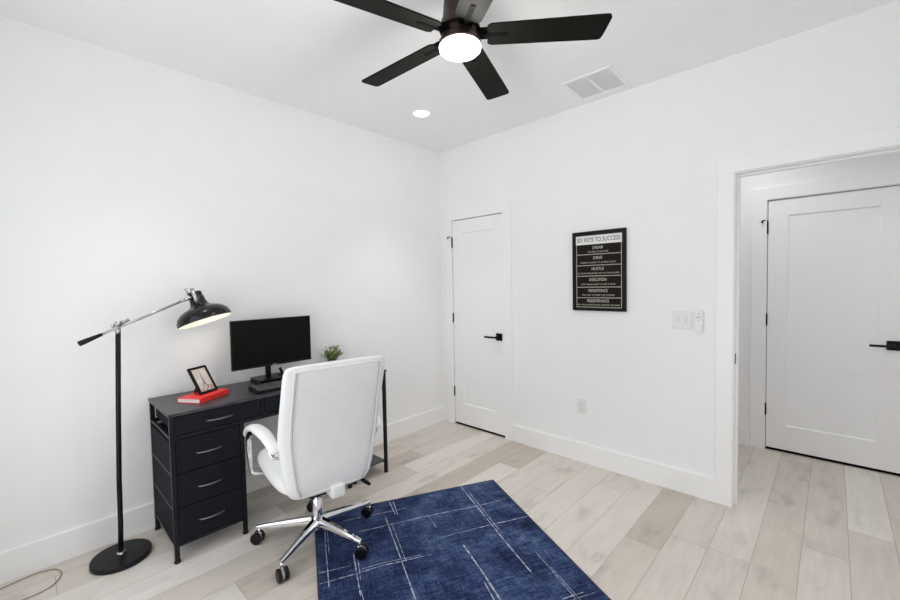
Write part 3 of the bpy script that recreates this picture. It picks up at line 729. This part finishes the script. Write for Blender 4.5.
# arms
for s in (-1, 1):
    P = [(s*.268, -.228, .632), (s*.271, -.210, .652), (s*.277, -.15, .680), (s*.284, -.07, .692), (s*.290, .02, .690), (s*.294, .10, .674), (s*.296, .17, .646), (s*.296, .225, .608), (s*.296, .240, .588)]
    r_ = [.016, .026, .031, .033, .032, .030, .027, .021, .010]
    ap = MB().tube(smooth(P, 3), [r_[min(8, i//3)]*(1-(i % 3)/3)+r_[min(8, i//3+1)]*(i % 3)/3 for i in range(25)], 16, flat=.62).build('armrest_pad', LEATHER, ch)
    F1 = smooth([(s*.290, .06, .662), (s*.292, .14, .640), (s*.294, .190, .600), (s*.295, .200, .540), (s*.293, .192, .48), (s*.289, .185, .425), (s*.276, .175, .395), (s*.20, .16, .385)], 4)
    F2 = smooth([(s*.284, -.08, .672), (s*.279, -.15, .650), (s*.274, -.195, .615), (s*.262, -.205, .600), (s*.225, -.215, .598)], 4)
    b = MB(); b.tube(F1, [.012, .018, .021, .022, .022, .022, .021, .020, .019, .018, .018, .018, .017, .017, .016, .016, .016, .015, .015, .015, .015, .014, .014, .014, .014, .013, .013, .012, .012], 14, flat=.85, up=(1, 0, 0)); b.tube(F2, .012, 14, flat=.6, up=(0, 0, 1)); b.build('armrest_frame', CHROME, ch)
# mechanism, levers, gas lift
b = MB(); b.box(-.085, .085, -.13, .12, .305, .385, .01); b.build('tilt_mechanism', BLKMATT, ch)
b = MB(); b.tube([(.08, -.06, .335), (.20, -.09, .322), (.245, -.10, .300)], .006, 10); b.tube([(.222, -.10, .308), (.246, -.10, .288), (.272, -.10, .264)], [.009, .0145, .011], 12, flat=.8); b.build('height_lever', BLKMATT, ch)
b = MB(); b.tube([(.08, -.06, .333), (-.16, .06, .33), (-.19, .07, .31)][0:1]+[(.16, -.075, .30), (.20, -.08, .285)], .006, 10); b.build('tilt_lever', BLKMATT, ch)
b = MB(); b.lathe([(.0275, .10), (.0275, .235), (.025, .238), (.018, .238), (.018, .31)], 28); b.build('gas_lift', CHROME, ch, auto=40)
b = MB(); b.lathe([(.018, .062), (.026, .066), (.030, .085), (.036, .10), (.036, .132), (.030, .139), (.02, .140)], 32); b.build('base_hub', CHROME, ch, auto=40)
for k in range(5):
    ang = math.radians(11.7+72*k) - CA; R_ = Matrix.Rotation(ang, 4, 'Z')
    secs = []
    for x, zt, hw, hh in ((.024, .134, .021, .024), (.06, .132, .020, .022), (.14, .124, .0175, .018), (.24, .112, .014, .0135), (.318, .104, .0115, .010), (.330, .101, .009, .006)):
        c_ = zt-hh
        secs.append([Vector((x, y, c_+z)) for y, z in [(hw*.55, hh), (hw, hh*.3), (hw, -hh*.8), (hw*.6, -hh), (-hw*.6, -hh), (-hw, -hh*.8), (-hw, hh*.3), (-hw*.55, hh)]])
    b = MB(); b.rings(secs, True, True, R_); lg = b.build('base_leg', CHROME, ch, auto=50)
    # caster, swivelled
    rnd = random.Random(40+k); sw_ = {0: .5, 1: 2.2, 2: 1.2, 3: -.2, 4: .95}[k]
    CM = R_ @ Matrix.Translation((.318, 0, .0078 if k < 2 else 0)) @ Matrix.Rotation(sw_, 4, 'Z')
    b = MB(); b.tube([(0, 0, .048), (0, 0, .088)], .0065, 12, M=CM); b.box(-.012, .014, -.007, .007, .034, .060, .003, CM); b.build('caster_stem', CHROME, lg)
    Rx = CM @ Matrix.Translation((.010, 0, .0315)) @ Matrix.Rotation(PI/2, 4, 'X')
    for q in (-1, 1):
        b = MB(); z0c, z1c = (.009, .026) if q > 0 else (-.026, -.009)
        b.lathe([(.012, z0c), (.027, z0c), (.0305, z0c+.002), (.0315, z0c+.005), (.0315, z1c-.005), (.0305, z1c-.002), (.027, z1c), (.020, z1c), (.019, z1c-q*.0 ), (.012, z1c)], 32, Rx); b.build('caster_wheel', BLKPL, lg, auto=40)
    # wheel hood between wheels
    b = MB(); b.lathe([(.004, -.009), (.024, -.008), (.024, .008), (.004, .009)], 24, Rx); b.build('caster_core', WHEELG, lg)

# ------------------------------------------------------------------ lights
def area(name, loc, rot, sx, sy, e, col=(1, 1, 1), portal=False, spread=PI):
    l = bpy.data.lights.new(name, 'AREA'); l.shape = 'RECTANGLE'; l.size = sx; l.size_y = sy; l.energy = e; l.color = col; l.spread = spread
    l.cycles.is_portal = portal
    o = bpy.data.objects.new(name, l); C.objects.link(o); o.location = loc; o.rotation_euler = rot; return o
def spot(name, loc, e, col=(1, .97, .93), size=1.35, r=.05):
    l = bpy.data.lights.new(name, 'SPOT'); l.energy = e; l.color = col; l.spot_size = size; l.spot_blend = 1; l.shadow_soft_size = r
    o = bpy.data.objects.new(name, l); C.objects.link(o); o.location = loc; return o
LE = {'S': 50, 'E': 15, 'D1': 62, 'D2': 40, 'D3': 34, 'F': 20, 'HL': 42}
area('daylight_and_fill', ((WX0+WX1)/2, RY-.13, (WZ0+WZ1)/2), (PI/2, 0, 0), WX1-WX0, WZ1-WZ0, LE['S'], (.93, .965, 1.0))
area('daylight_and_fill', (RX+.13, (EY0+EY1)/2, (EZ0+EZ1)/2), (PI/2, 0, PI/2), EY1-EY0, EZ1-EZ0, LE['E'], (.95, .975, 1.0))  # fill lamp in the added east window, flattens the wall gradient
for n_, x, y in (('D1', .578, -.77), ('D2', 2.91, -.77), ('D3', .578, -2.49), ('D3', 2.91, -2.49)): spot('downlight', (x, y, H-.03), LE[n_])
l = bpy.data.lights.new('fan_lamp', 'POINT'); l.energy = LE['F']; l.color = (1, .97, .92); l.shadow_soft_size = .08
o = bpy.data.objects.new('fan_lamp', l); C.objects.link(o); o.location = (FC[0], FC[1], 2.33)
for x in (2.4, 4.2): spot('hall_downlight', (x, .66, H-.03), LE['HL'], (.97, .98, 1), 2.7)
w = bpy.data.worlds.new('sky'); sc.world = w; w.use_nodes = True
w.node_tree.nodes['Background'].inputs[0].default_value = (.9, .95, 1, 1); w.node_tree.nodes['Background'].inputs[1].default_value = .78

# ------------------------------------------------------------------ camera
P = [4.05930527e+02, 2.92601722e+00, -2.97157840e+00, 1.41206214e+00, -7.57448624e-01, 3.97963902e-02, -1.88714974e-02]
cd = bpy.data.cameras.new('camera'); cam = bpy.data.objects.new('camera', cd); C.objects.link(cam); sc.camera = cam
cd.sensor_width = 36; cd.lens = 36*P[0]/900; cd.clip_start = .02; cd.clip_end = 60
yaw, pitch, roll = P[4:7]
f = Vector((math.sin(yaw)*math.cos(pitch), math.cos(yaw)*math.cos(pitch), -math.sin(pitch))); r = Vector((math.cos(yaw), -math.sin(yaw), 0)); u = r.cross(f)
r2 = r*math.cos(roll)+u*math.sin(roll); u2 = -r*math.sin(roll)+u*math.cos(roll)
cam.matrix_world = Matrix(((r2.x, u2.x, -f.x, P[1]), (r2.y, u2.y, -f.y, P[2]), (r2.z, u2.z, -f.z, P[3]), (0, 0, 0, 1)))
sc.view_settings.view_transform = 'Standard'; sc.view_settings.look = 'None'; sc.view_settings.gamma = 1; sc.view_settings.exposure = -0.98
sc.view_settings.use_curve_mapping = False
sc.cycles.max_bounces = 14; sc.cycles.diffuse_bounces = 8; sc.cycles.caustics_reflective = False; sc.cycles.caustics_refractive = False
sc.cycles.sample_clamp_indirect = 6
